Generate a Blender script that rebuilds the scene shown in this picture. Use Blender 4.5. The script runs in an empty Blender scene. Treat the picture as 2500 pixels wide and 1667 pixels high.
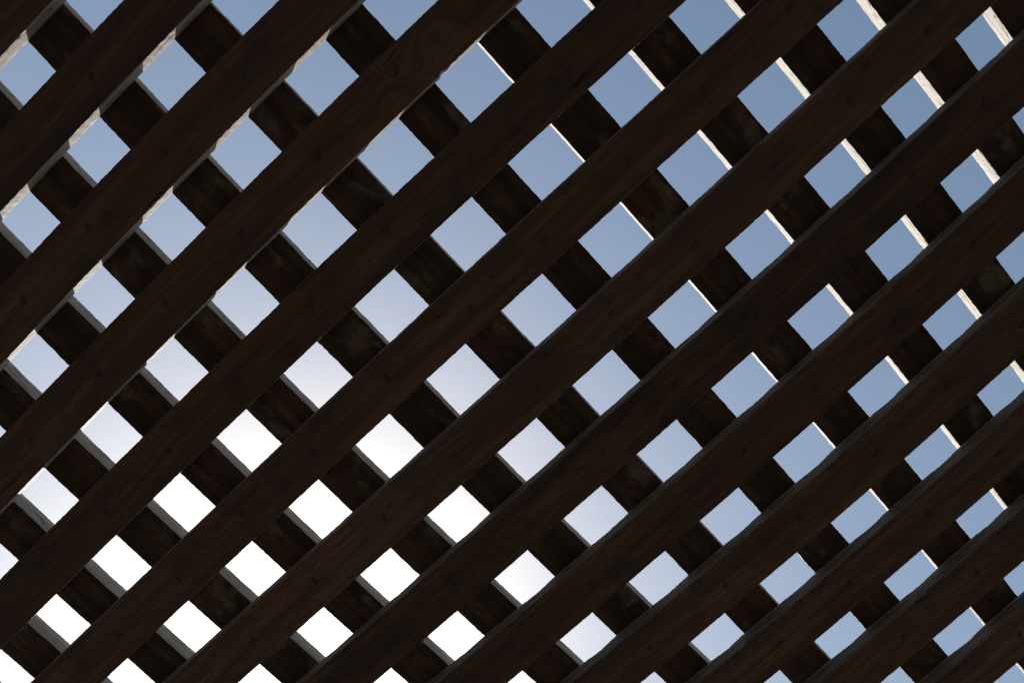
import bpy, math
import numpy as np
from mathutils import Matrix, Vector

# ------------------------------------------------------------------ camera, sky, sun, exposure
scene = bpy.context.scene
COL = scene.collection
S = 1.15                      # metres from the lens to the underside of the lattice
EYE = 1.50                    # height of the lens above the ground
R_CAM = [[0.733691, 0.678544, -0.035711], [-0.671551, 0.716117, -0.19025], [-0.10352, 0.163566, 0.981086]]
cam_data = bpy.data.cameras.new("camera")
cam = bpy.data.objects.new("camera", cam_data)
COL.objects.link(cam)
cam_data.sensor_width = 36.0
cam_data.sensor_fit = 'HORIZONTAL'
cam_data.lens = 1993.94 / 2500.0 * 36.0
cam_data.clip_start = 0.05
cam_data.clip_end = 3000.0
rx, ry, rz = (Vector(r) for r in R_CAM)
m = Matrix.Identity(4)
for k in range(3):
    m[k][0], m[k][1], m[k][2] = rx[k], -ry[k], -rz[k]
m[0][3], m[1][3], m[2][3] = 0.0, 0.0, EYE
cam.matrix_world = m
scene.camera = cam

sun_dir = Vector((-0.608, 0.285, 1.0)).normalized()
SUN_EL = math.asin(sun_dir.z)
SUN_ROT = math.atan2(sun_dir.x, sun_dir.y)

world = bpy.data.worlds.new("World")
scene.world = world
world.use_nodes = True
wn, wl = world.node_tree.nodes, world.node_tree.links
wn.clear()
w_out = wn.new("ShaderNodeOutputWorld")
w_bg = wn.new("ShaderNodeBackground")
w_sky = wn.new("ShaderNodeTexSky")
w_sky.sky_type = 'NISHITA'
w_sky.sun_disc = False
w_sky.sun_elevation = SUN_EL
w_sky.sun_rotation = SUN_ROT % (2 * math.pi)
w_sky.altitude = 0.0
w_sky.air_density = 2.1
w_sky.dust_density = 2.05
w_sky.ozone_density = 2.2
w_bg.inputs["Strength"].default_value = 0.05
wl.new(w_sky.outputs[0], w_bg.inputs["Color"])
wl.new(w_bg.outputs[0], w_out.inputs["Surface"])

sun_data = bpy.data.lights.new("sun", 'SUN')
sun_data.energy = 5.0
sun_data.angle = math.radians(0.5)
sun_data.color = (1.0, 0.94, 0.86)
sun = bpy.data.objects.new("sun", sun_data)
sun.rotation_euler = sun_dir.to_track_quat('Z', 'Y').to_euler()
sun.location = sun_dir * 20
COL.objects.link(sun)

scene.view_settings.view_transform = 'Standard'
scene.view_settings.look = 'None'
scene.view_settings.exposure = 1.0
scene.view_settings.gamma = 1.0
scene.cycles.max_bounces = 8
scene.cycles.diffuse_bounces = 5


# ------------------------------------------------------------------ materials
def new_mat(name):
    mt = bpy.data.materials.new(name)
    mt.use_nodes = True
    nt = mt.node_tree
    nt.nodes.clear()
    out = nt.nodes.new("ShaderNodeOutputMaterial")
    bs = nt.nodes.new("ShaderNodeBsdfPrincipled")
    nt.links.new(bs.outputs[0], out.inputs["Surface"])
    return mt, nt, bs


class N:
    """small helper for building node trees"""
    def __init__(self, nt):
        self.nt = nt

    def put(self, sock, v):
        if isinstance(v, bpy.types.NodeSocket):
            self.nt.links.new(v, sock)
        else:
            sock.default_value = v

    def math(self, op, a, b=0.0, clamp=False):
        n = self.nt.nodes.new("ShaderNodeMath")
        n.operation = op
        n.use_clamp = clamp
        self.put(n.inputs[0], a)
        self.put(n.inputs[1], b)
        return n.outputs[0]

    def attr(self, name):
        n = self.nt.nodes.new("ShaderNodeAttribute")
        n.attribute_name = name
        return n

    def vmul(self, v, s):
        n = self.nt.nodes.new("ShaderNodeVectorMath")
        n.operation = 'MULTIPLY'
        self.put(n.inputs[0], v)
        n.inputs[1].default_value = s
        return n.outputs[0]

    def noise(self, v, scale, detail=3.0, rough=0.55):
        n = self.nt.nodes.new("ShaderNodeTexNoise")
        self.put(n.inputs["Vector"], v)
        n.inputs["Scale"].default_value = scale
        n.inputs["Detail"].default_value = detail
        n.inputs["Roughness"].default_value = rough
        return n.outputs["Fac"]

    def step(self, v, a, b, lo=0.0, hi=1.0):
        n = self.nt.nodes.new("ShaderNodeMapRange")
        n.interpolation_type = 'SMOOTHSTEP'
        self.put(n.inputs[0], v)
        for k, x in zip((1, 2, 3, 4), (a, b, lo, hi)):
            n.inputs[k].default_value = x
        return n.outputs[0]

    def mix(self, f, a, b, mode='MIX'):
        n = self.nt.nodes.new("ShaderNodeMix")
        n.data_type = 'RGBA'
        n.blend_type = mode
        self.put(n.inputs[0], f)
        self.put(n.inputs[6], a if isinstance(a, bpy.types.NodeSocket) else (*a, 1.0))
        self.put(n.inputs[7], b if isinstance(b, bpy.types.NodeSocket) else (*b, 1.0))
        return n.outputs[2]


def mul(c, k):
    return tuple(x * k for x in c)


def wood(name, patches, split=False, tone=1.0, edge=1.0, edge_shade=1.0):
    """old outdoor softwood: sun bleached on its edges and top, shade painted into the edge away from the sun, brown stain left on the face that looks down"""
    mt, nt, bs = new_mat(name)
    h = N(nt)
    g = h.attr("grain").outputs["Vector"]          # metres: along the slat, ring depth, seed
    p = h.attr("place").outputs["Vector"]          # metres: along, across, seed
    side = h.attr("weather").outputs["Fac"]
    lit_edge = h.attr("lit_edge").outputs["Fac"]         # painted light: 1 on the sunward edge, 0 on the shaded one
    grain = h.noise(h.vmul(g, (9.0, 420.0, 1.0)), 1.0, 4.0, 0.6)
    fine = h.noise(h.vmul(g, (60.0, 1500.0, 1.0)), 1.0, 3.0, 0.6)
    broad = h.noise(h.vmul(g, (3.0, 70.0, 1.0)), 1.0, 3.0, 0.6)
    mott = h.noise(h.vmul(p, (14.0, 22.0, 1.0)), 1.0, 4.0, 0.62)
    rough = h.noise(h.vmul(p, (330.0, 420.0, 1.0)), 1.0, 3.0, 0.65)
    # underside
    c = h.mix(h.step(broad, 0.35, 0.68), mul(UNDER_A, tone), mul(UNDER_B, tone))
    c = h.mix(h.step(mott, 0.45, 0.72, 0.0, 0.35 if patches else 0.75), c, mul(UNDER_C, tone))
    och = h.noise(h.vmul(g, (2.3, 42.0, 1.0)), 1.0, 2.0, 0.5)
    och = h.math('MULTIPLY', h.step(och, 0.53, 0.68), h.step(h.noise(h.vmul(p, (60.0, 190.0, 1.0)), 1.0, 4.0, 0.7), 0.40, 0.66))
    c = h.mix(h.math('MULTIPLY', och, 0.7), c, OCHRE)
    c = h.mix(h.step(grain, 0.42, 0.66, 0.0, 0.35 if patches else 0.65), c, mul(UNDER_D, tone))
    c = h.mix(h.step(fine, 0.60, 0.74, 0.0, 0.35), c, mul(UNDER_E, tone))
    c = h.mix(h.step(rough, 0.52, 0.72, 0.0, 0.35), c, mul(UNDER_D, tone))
    # long checks that follow the grain, each board a little different in tone
    ck = h.math('ABSOLUTE', h.math('SUBTRACT', h.noise(h.vmul(g, (2.2, 62.0, 1.0)), 1.0, 1.0, 0.4), 0.5))
    ckm = h.math('MULTIPLY', h.step(ck, 0.002, 0.010, 1.0, 0.0), h.step(h.noise(h.vmul(p, (5.0, 30.0, 1.0)), 1.0, 2.0, 0.5), 0.52, 0.62))
    c = h.mix(h.math('MULTIPLY', ckm, 0.8), c, (0.008, 0.006, 0.005))
    oi = nt.nodes.new("ShaderNodeObjectInfo").outputs["Random"]
    tn = h.math('ADD', 0.80, h.math('MULTIPLY', oi, 0.42))
    cm = nt.nodes.new("ShaderNodeCombineXYZ")
    for q_ in range(3):
        nt.links.new(tn, cm.inputs[q_])
    c = h.mix(1.0, c, cm.outputs[0], 'MULTIPLY')
    if split:
        sp = nt.nodes.new("ShaderNodeSeparateXYZ")
        nt.links.new(p, sp.inputs[0])
        px, py = sp.outputs[0], sp.outputs[1]
        wv = h.math('MULTIPLY', h.math('SUBTRACT', h.noise(h.vmul(p, (0.0, 90.0, 1.0)), 1.0, 4.0, 0.6), 0.5), 0.010)
        # the split crosses the slat on a shallow curve below the big knot
        line = h.math('ADD', 0.010, h.math('ADD', h.math('MULTIPLY', py, 0.62), h.math('MULTIPLY', h.math('MULTIPLY', py, py), 9.0)))
        dd = h.math('ABSOLUTE', h.math('SUBTRACT', h.math('SUBTRACT', px, line), wv))
        gap = h.step(dd, 0.0002, 0.0014, 0.7, 0.0)
        sg = nt.nodes.new("ShaderNodeSeparateXYZ")
        nt.links.new(g, sg.inputs[0])
        near = h.math('SQRT', h.math('ADD', h.math('POWER', h.math('SUBTRACT', px, 0.0828), 2.0), h.math('POWER', h.math('ADD', py, 0.004), 2.0)))
        ring = h.math('SINE', h.math('MULTIPLY', h.math('ADD', sg.outputs[1], h.math('MULTIPLY', mott, .002)), 950.0))
        c = h.mix(h.math('MULTIPLY', h.step(ring, -0.2, 0.9, 0.0, 0.16), h.step(near, 0.025, 0.09, 1.0, 0.0)), c, mul(UNDER_E, 1.1))
        c = h.mix(h.step(near, 0.003, 0.014, 0.5, 0.0), c, mul(UNDER_D, 0.5))
        c = h.mix(h.step(dd, 0.001, 0.010, 0.3, 0.0), c, OCHRE)
        c = h.mix(gap, c, (0.004, 0.003, 0.003))
    if patches:
        pt = h.noise(h.vmul(p, (11.0, 17.0, 1.3)), 1.0, 6.0, 0.62)
        c = h.mix(h.math('MULTIPLY', h.step(pt, 0.54, 0.66), h.step(h.noise(h.vmul(p, (70.0, 90.0, 1.0)), 1.0, 4.0, 0.7), 0.30, 0.62, 0.25, 0.75)), c, mul(PATCH, tone))
    # edges and top
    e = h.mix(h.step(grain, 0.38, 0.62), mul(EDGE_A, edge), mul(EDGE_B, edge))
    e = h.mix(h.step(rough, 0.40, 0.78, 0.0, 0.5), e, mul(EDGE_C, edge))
    shade_edge = h.mix(h.step(grain, 0.38, 0.62), mul(EDGE_SHADE_A, edge_shade), mul(EDGE_SHADE_B, edge_shade))
    e = h.mix(lit_edge, shade_edge, e)  # shade painted into the colour of the edge turned from the sun
    crack = h.noise(h.vmul(p, (5.0, 110.0, 1.0)), 1.0, 2.0, 0.5)
    cr = h.math('ABSOLUTE', h.math('SUBTRACT', crack, 0.5))
    e = h.mix(h.step(cr, 0.0, 0.012, 0.85, 0.0), e, (0.03, 0.025, 0.022))
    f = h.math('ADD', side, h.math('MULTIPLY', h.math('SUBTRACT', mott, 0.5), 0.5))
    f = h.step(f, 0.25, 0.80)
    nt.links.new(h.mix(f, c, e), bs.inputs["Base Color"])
    bs.inputs["Roughness"].default_value = 0.85
    bs.inputs["Specular IOR Level"].default_value = 0.2
    bump = nt.nodes.new("ShaderNodeBump")
    bump.inputs["Strength"].default_value = 0.6
    bump.inputs["Distance"].default_value = 0.0012
    hh = h.math('ADD', h.math('MULTIPLY', grain, 0.6), h.math('ADD', h.math('MULTIPLY', fine, 0.3), h.math('MULTIPLY', rough, 0.9)))
    hh = h.math('SUBTRACT', hh, h.step(cr, 0.0, 0.02, 0.8, 0.0))
    nt.links.new(hh, bump.inputs["Height"])
    nt.links.new(bump.outputs[0], bs.inputs["Normal"])
    return mt


UNDER_A = (0.050, 0.033, 0.026)
UNDER_B = (0.094, 0.059, 0.041)
UNDER_C = (0.030, 0.024, 0.021)
UNDER_D = (0.030, 0.021, 0.017)
UNDER_E = (0.105, 0.063, 0.034)
OCHRE = (0.105, 0.064, 0.033)
PATCH = (0.215, 0.185, 0.150)
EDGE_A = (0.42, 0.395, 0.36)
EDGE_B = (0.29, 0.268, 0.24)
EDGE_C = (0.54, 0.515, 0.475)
EDGE_SHADE_A = (0.155, 0.142, 0.132)  # edge wood with shade painted in, for the side away from the sun
EDGE_SHADE_B = (0.100, 0.091, 0.084)
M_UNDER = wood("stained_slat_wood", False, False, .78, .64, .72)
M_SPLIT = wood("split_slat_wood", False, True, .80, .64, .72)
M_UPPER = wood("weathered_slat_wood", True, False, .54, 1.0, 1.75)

M_NAIL, nt, bs = new_mat("rusty_nail_iron")
h = N(nt)
co = nt.nodes.new("ShaderNodeTexCoord").outputs["Object"]
nt.links.new(h.mix(h.noise(co, 900.0), (0.003, 0.003, 0.003), (0.008, 0.006, 0.005)), bs.inputs["Base Color"])
bs.inputs["Roughness"].default_value = 0.8

M_GROUND, nt, bs = new_mat("bare_earth")
h = N(nt)
co = nt.nodes.new("ShaderNodeTexCoord").outputs["Object"]
c = h.mix(h.step(h.noise(co, 1.7, 6.0), 0.35, 0.65), (0.050, 0.039, 0.030), (0.075, 0.059, 0.046))
c = h.mix(h.step(h.noise(co, 38.0, 6.0, 0.7), 0.45, 0.7, 0.0, 0.6), c, (0.10, 0.083, 0.067))
nt.links.new(c, bs.inputs["Base Color"])
bs.inputs["Roughness"].default_value = 0.95

# ------------------------------------------------------------------ ground
bpy_me = bpy.data.meshes.new("ground")
bpy_me.from_pydata([(-900, -900, 0), (900, -900, 0), (900, 900, 0), (-900, 900, 0)], [], [(0, 1, 2, 3)])
bpy_me.materials.append(M_GROUND)
ground = bpy.data.objects.new("ground", bpy_me)
ground["kind"] = "structure"
COL.objects.link(ground)

# ------------------------------------------------------------------ slats
T1, T2 = 0.02394, 0.02400
GAP = 0.0006
# offset across, width, skew and bow of each slat, in units of S
LB = [[-0.509, 0.0622, 0.0126, 0.0359], [-0.3945, 0.0592, 0.0138, 0.0391], [-0.2767, 0.0612, 0.0153, 0.0401], [-0.1554, 0.0625, 0.0098, 0.0272], [-0.029, 0.064, 0.0116, 0.0207], [0.0976, 0.0636, 0.0052, 0.0096], [0.2286, 0.0651, -0.0, -0.0084], [0.3538, 0.0643, -0.0044, -0.017], [0.4802, 0.0636, -0.0076, -0.0347], [0.6038, 0.0638, -0.0125, -0.0416], [0.7225, 0.061, -0.0175, -0.0449], [0.8374, 0.0599, -0.0242, -0.0399], [0.9533, 0.058, -0.0338, -0.0366], [1.0692, 0.0622, -0.031, -0.0336]]
UB = [[-0.9827, 0.0586, -0.0219, 0.0286], [-0.869, 0.0546, -0.0238, 0.0312], [-0.7553, 0.0563, -0.0228, 0.0367], [-0.6341, 0.0585, -0.0158, 0.0413], [-0.512, 0.0589, -0.0157, 0.0467], [-0.3869, 0.061, -0.0098, 0.0365], [-0.2574, 0.0615, -0.0069, 0.0274], [-0.1227, 0.0611, -0.0013, 0.0035], [0.0088, 0.0609, 0.0035, -0.0093], [0.1401, 0.0595, 0.0074, -0.0177], [0.2685, 0.0592, 0.014, -0.0338], [0.3943, 0.0566, 0.0152, -0.0453], [0.5127, 0.0552, 0.0091, -0.0456], [0.6237, 0.0586, 0.0068, -0.0427]]
rng = np.random.default_rng(11)


def vnoise(x, seed):
    """smooth 1-D value noise in [-1, 1]"""
    r = np.random.default_rng(seed).uniform(-1, 1, 4096)
    i = np.floor(x).astype(int)
    f = x - i
    f = f * f * (3 - 2 * f)
    return r[i % 4096] * (1 - f) + r[(i + 1) % 4096] * f


def fbm(x, seed, octs=((1, 1),)):
    return sum(a * vnoise(x * fq + 1000.0, seed + 17 * k) for k, (fq, a) in enumerate(octs))


def centre(b, s):
    """offset across of slat b at distance s along it (units of S); straight beyond the part in view"""
    c = np.clip(s, -1.05, 1.15)
    y = b[0] + b[2] * c + b[3] * c * c
    return y + (s - c) * (b[2] + 2 * b[3] * c)


def slat_mesh(name, b, along_x, south, s0, s1, step, crossings, seed, r_bottom, worn, mat, knots=(), chips=(), ragged=0.0):
    """one sawn slat swept along its bowed centre line; every ring is a rounded rectangle with worn corners"""
    ns = int((s1 - s0) * S / step) + 1
    s = np.linspace(s0, s1, ns)
    m_ = s * S                                               # metres along
    mid = centre(b, s) * S
    w = b[1] * S
    t = (T1 if along_x else T2) * S - GAP
    jag = ((40, .00014), (110, .00016), (260, .00020), (520, .00018))
    uL = -w / 2 + fbm(m_, seed + 1, ((2.5, .0006),) + jag)
    uR = w / 2 + fbm(m_, seed + 2, ((2.5, .0006),) + jag)
    if ragged:                                               # waney stretches where the saw met bark or knots
        for sd, arr in ((-1, uL), (1, uR)):
            mask = np.clip(fbm(m_, seed + 40 + sd, ((3.1, 1),)) * 2.2 - .35, 0, 1)
            arr -= sd * ragged * mask * (.55 + .9 * fbm(m_, seed + 50 + sd, ((22, .7), (70, .45), (190, .3))))
    for (cs, wd, dp, sd) in chips:
        k = dp * S * np.clip(1 - np.abs(s - cs) / wd, 0, 1) ** .6
        if sd > 0:
            uR = uR - k
        else:
            uL = uL + k
    # wear of the top corners between the crossings
    cr = np.array(sorted(crossings))
    d = np.min(np.abs(s[:, None] - cr[None, :]), axis=1)
    half = 0.065
    bare = np.clip((d - 0.031) / (half - 0.031), 0, 1)
    bare = bare * bare * (3 - 2 * bare)
    r_tl = .0007 + worn[0] * bare * (1 + .25 * fbm(m_, seed + 3, ((14, 1),))) + .0003 * np.abs(fbm(m_, seed + 4, ((300, 1),)))
    r_tr = .0007 + worn[1] * bare * (1 + .25 * fbm(m_, seed + 5, ((14, 1),))) + .0003 * np.abs(fbm(m_, seed + 6, ((300, 1),)))
    r_bl = np.maximum(.0008, r_bottom[0] * (1 + .25 * fbm(m_, seed + 7, ((5, 1), (23, .5)))))
    r_br = np.maximum(.0008, r_bottom[1] * (1 + .25 * fbm(m_, seed + 8, ((5, 1), (23, .5)))))
    U, Z, W = [], [], []                                     # columns round the section
    NB, NSD, NA = 12, 4, 4

    def arc(cx, cz, r, a0, w0, w1):
        for q in range(NA + 1):
            a = a0 + (math.pi / 2) * q / NA
            U.append(cx + r * math.cos(a)); Z.append(cz + r * math.sin(a)); W.append(max(w0, w1) * (q / NA if w1 > w0 else 1 - q / NA) ** 1.6 if w0 != w1 else w0)

    def flat(n, ua, za, ub, zb, wt):
        for q in range(1, n):
            f = q / n
            U.append(ua + (ub - ua) * f); Z.append(za + (zb - za) * f); W.append(wt)
    one = np.ones(ns)
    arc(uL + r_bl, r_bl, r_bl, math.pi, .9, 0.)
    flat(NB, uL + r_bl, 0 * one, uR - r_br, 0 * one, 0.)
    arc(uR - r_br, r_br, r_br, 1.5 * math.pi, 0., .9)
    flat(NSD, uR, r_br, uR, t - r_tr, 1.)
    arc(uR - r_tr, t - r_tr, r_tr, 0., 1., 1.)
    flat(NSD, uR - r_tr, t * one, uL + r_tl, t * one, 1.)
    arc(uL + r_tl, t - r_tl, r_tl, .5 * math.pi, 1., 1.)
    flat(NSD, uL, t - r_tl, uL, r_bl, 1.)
    U = np.stack(U, 1); Z = np.stack(Z, 1); nc = U.shape[1]
    W = np.tile(np.array(W), (ns, 1))
    rr = np.random.default_rng(seed)
    # saw roughness, and a shallow cup across the bottom face
    U = U + rr.normal(0, .00010, U.shape)
    inner = (Z > 1e-5) & (Z < t - 1e-5)
    Z = Z + np.where(inner, rr.normal(0, .00012, Z.shape), 0)
    bott = Z < 1e-5
    cup = .0009 * (1 - np.clip(U / (w / 2), -1, 1) ** 2) * fbm(m_, seed + 9, ((1.3, 1),))[:, None]
    Z = Z + np.where(bott, np.abs(cup) + np.abs(rr.normal(0, .00009, Z.shape)), 0)
    # grain: iso-lines of G flow along the slat and close into rings round a knot
    G = U + .010 * fbm(m_, seed + 10, ((2.2, 1), (6, .4)))[:, None] + 1.1 * Z
    P = np.stack([np.repeat(m_[:, None], nc, 1), U + 0.6 * Z, np.full_like(U, seed * .37)], -1)
    for (ks, ku, kr, ka) in knots:
        r2 = ((m_[:, None] - ks * S) / (kr * 1.5)) ** 2 + ((U - ku * w) / kr) ** 2
        G = G + ka * np.exp(-r2)
        Z = Z - np.where(Z < t * .5, .0012 * np.exp(-r2 * 1.3), 0)
    X, Y = np.repeat(m_[:, None], nc, 1), mid[:, None] + U
    base = EYE + (S if along_x else (1 + T1) * S)
    om, oy = float(m_.mean()), float(b[0] * S)
    V = np.stack([X - om, Y - oy, Z], -1) if along_x else np.stack([Y - oy, X - om, Z], -1)
    loc = (om, oy, base) if along_x else (oy, om, base)
    i, j = np.meshgrid(np.arange(ns - 1), np.arange(nc), indexing='ij')
    j2 = (j + 1) % nc
    q = np.stack([i * nc + j, (i + 1) * nc + j, (i + 1) * nc + j2, i * nc + j2], -1).reshape(-1, 4)
    if along_x:
        q = q[:, ::-1]
    nq = len(q)
    capa = np.arange(nc)
    capb = (ns - 1) * nc + np.arange(nc)
    caps = (capa[::-1], capb) if not along_x else (capa, capb[::-1])
    caps = [c_[::-1] for c_ in caps]
    me = bpy.data.meshes.new(name)
    nv = ns * nc
    me.vertices.add(nv)
    me.vertices.foreach_set("co", V.reshape(-1).astype(np.float32))
    loops = np.concatenate([q.reshape(-1), caps[0], caps[1]]).astype(np.int32)
    me.loops.add(len(loops))
    me.loops.foreach_set("vertex_index", loops)
    me.polygons.add(nq + 2)
    st = np.concatenate([np.arange(nq) * 4, [nq * 4, nq * 4 + nc]]).astype(np.int32)
    me.polygons.foreach_set("loop_start", st)
    me.update(calc_edges=True)
    me.polygons.foreach_set("use_smooth", np.concatenate([np.ones(nq, bool), [False, False]]))
    at = me.attributes.new("grain", 'FLOAT_VECTOR', 'POINT')
    at.data.foreach_set("vector", np.stack([X, G, np.full_like(U, seed * .37)], -1).reshape(-1).astype(np.float32))
    at = me.attributes.new("place", 'FLOAT_VECTOR', 'POINT')
    at.data.foreach_set("vector", P.reshape(-1).astype(np.float32))
    at = me.attributes.new("weather", 'FLOAT', 'POINT')
    at.data.foreach_set("value", W.reshape(-1).astype(np.float32))
    at = me.attributes.new("lit_edge", 'FLOAT', 'POINT')
    sun_side = np.clip(U * south / (w / 2) * .5 + .5, 0, 1)  # painted fade from the shaded edge to the sunlit one
    at.data.foreach_set("value", np.where(Z > t - .001, 1.0, sun_side).reshape(-1).astype(np.float32))
    me.materials.append(mat)
    me.validate()
    o = bpy.data.objects.new(name, me)
    o.location = loc
    COL.objects.link(o)
    return o


def nail_mesh():
    """a hammered nail head sunk in its dent, long axis along the slat"""
    prof = [(0.0, -.0012), (.0022, -.0011), (.0032, -.0005), (.0034, .0002), (.0030, .0012)]
    n, vs, fs = 14, [], []
    for (r, z) in prof[1:]:
        for k in range(n):
            a = 2 * math.pi * k / n
            vs.append((2.1 * r * math.cos(a), .85 * r * math.sin(a) * (1 + .15 * math.sin(3 * a)), z))
    vs.append((0, 0, prof[0][1]))
    for q in range(len(prof) - 2):
        for k in range(n):
            fs.append((q * n + k, (q + 1) * n + k, (q + 1) * n + (k + 1) % n, q * n + (k + 1) % n))
    for k in range(n):
        fs.append((len(vs) - 1, k, (k + 1) % n))
    me = bpy.data.meshes.new("nail")
    me.from_pydata(vs, [], fs)
    me.materials.append(M_NAIL)
    me.polygons.foreach_set("use_smooth", [True] * len(me.polygons))
    return me


NAIL = nail_mesh()
CAT = "slat"
G_UNDER = "under slats running up to the right"
G_UPPER = "upper slats running down to the right"

UNDER_LABELS = [
    "dark slat cutting off the top left corner, broad rough sunlit edge",
    "second under slat from the top left corner, ragged sunlit edge",
    "third under slat from the top left corner, sunlit edge broken by shadows",
    "brown under slat with a big round knot and jagged crack near the top",
    "fifth under slat from the top left corner, next below the knotted slat",
    "sixth under slat from the top left corner, two below the knotted slat",
    "middle under slat, seventh counted from the top left corner",
    "eighth under slat counted from the top left corner",
    "ninth under slat from the top left corner, fifth from the bottom right",
    "tenth under slat from the top left, fourth from the bottom right corner",
    "under slat third from the bottom right corner, greyish rounded upper edge",
    "under slat second from the bottom right corner",
    "last under slat, cutting off the bottom right corner",
    "dark slat of the same lattice past the edge of the photo",
]
UPPER_LABELS = [
    "dark slat of the same lattice past the edge of the photo",
    "leftmost upper slat, crossing the bottom left corner by the white sky",
    "second upper slat from the bottom left corner, wide grey edge",
    "third upper slat from the bottom left corner",
    "fourth upper slat from the bottom left corner, grey inner edge",
    "fifth upper slat from the bottom left corner",
    "upper slat running from the top left corner, sixth from the bottom left",
    "seventh upper slat from the bottom left, thin grey edge in its gaps",
    "eighth upper slat from the bottom left, seen almost square from below",
    "ninth upper slat from the bottom left, thin sunlit edge near the top",
    "upper slat fourth from the top right corner, bright narrow edge",
    "upper slat third from the top right corner, bright white edge",
    "upper slat second from the top right corner, wide bright edge",
    "rightmost upper slat, in the top right corner, widest bright edge",
]

extra = 4


def extend(B, k0, sp):
    lo = [[B[0][0] - sp * (q + 1), .060, B[0][2], B[0][3]] for q in range(extra)][::-1]
    hi = [[B[-1][0] + sp * (q + 1), .060, B[-1][2], B[-1][3]] for q in range(extra)]
    return lo + B + hi


LALL, UALL = extend(LB, 0, .118), extend(UB, 0, .116)


def cross(lb, ub):
    x = ub[0]
    for _ in range(6):
        y = float(centre(lb, np.array(x)))
        x = float(centre(ub, np.array(y)))
    return x, y


KNOTS = {3: [(.074, -.14, .020, .050), (-.015, .22, .011, .030)], 7: [(.26, .2, .012, .03)], 11: [(.30, -.1, .012, .03)],
         9: [(.36, -.1, .013, .03)], 5: [(-.45, -.2, .010, .025)]}
CHIPS = {3: [(.052, .004, .0025, 1)]}
L0, L1, W0, W1 = -1.55, 1.25, -1.15, 1.65

for k, b in enumerate(LALL):
    j = k - extra
    main = 0 <= j < len(LB)
    cs = [cross(b, u) for u in UALL]
    late = min(max((j - 3) / 5.0, 0), 1)
    o = slat_mesh("lattice_slat", b, True, 1, L0, L1, .003 if main else .012, [c_[0] for c_ in cs], 100 + 23 * k,
                  (.0010 + .0065 * late, .0014), (.0006 + .0032 * late, .0012), M_SPLIT if j == 3 else M_UNDER,
                  KNOTS.get(j, ()) if main else (), CHIPS.get(j, ()) if main else ())
    o["category"] = CAT
    o["group"] = G_UNDER if main and j < 13 else "slats past the edges of the photo"
    o["label"] = UNDER_LABELS[j] if main else "dark slat of the same lattice past the edge of the photo"
    if main:
        for (x, y) in cs:
            n = bpy.data.objects.new("nail", NAIL)
            COL.objects.link(n)
            n.parent = o
            n.location = (x * S + rng.normal(0, .004) - o.location.x, y * S + rng.normal(0, .003) - o.location.y, -.0002)
            n.rotation_euler = (rng.normal(0, .12), rng.normal(0, .12), -.82 + rng.normal(0, .35))

for k, b in enumerate(UALL):
    i = k - extra
    main = 0 <= i < len(UB)
    cs = [cross(l, b)[1] for l in LALL]
    o = slat_mesh("lattice_slat", b, False, -1, W0, W1, .003 if main else .012, cs, 900 + 31 * k,
                  (.0009, .0009), (.0007, .0007), M_UPPER, (), (), .0007)
    o["category"] = CAT
    o["group"] = G_UPPER if main and i > 0 else "slats past the edges of the photo"
    o["label"] = UPPER_LABELS[i] if main else "dark slat of the same lattice past the edge of the photo"
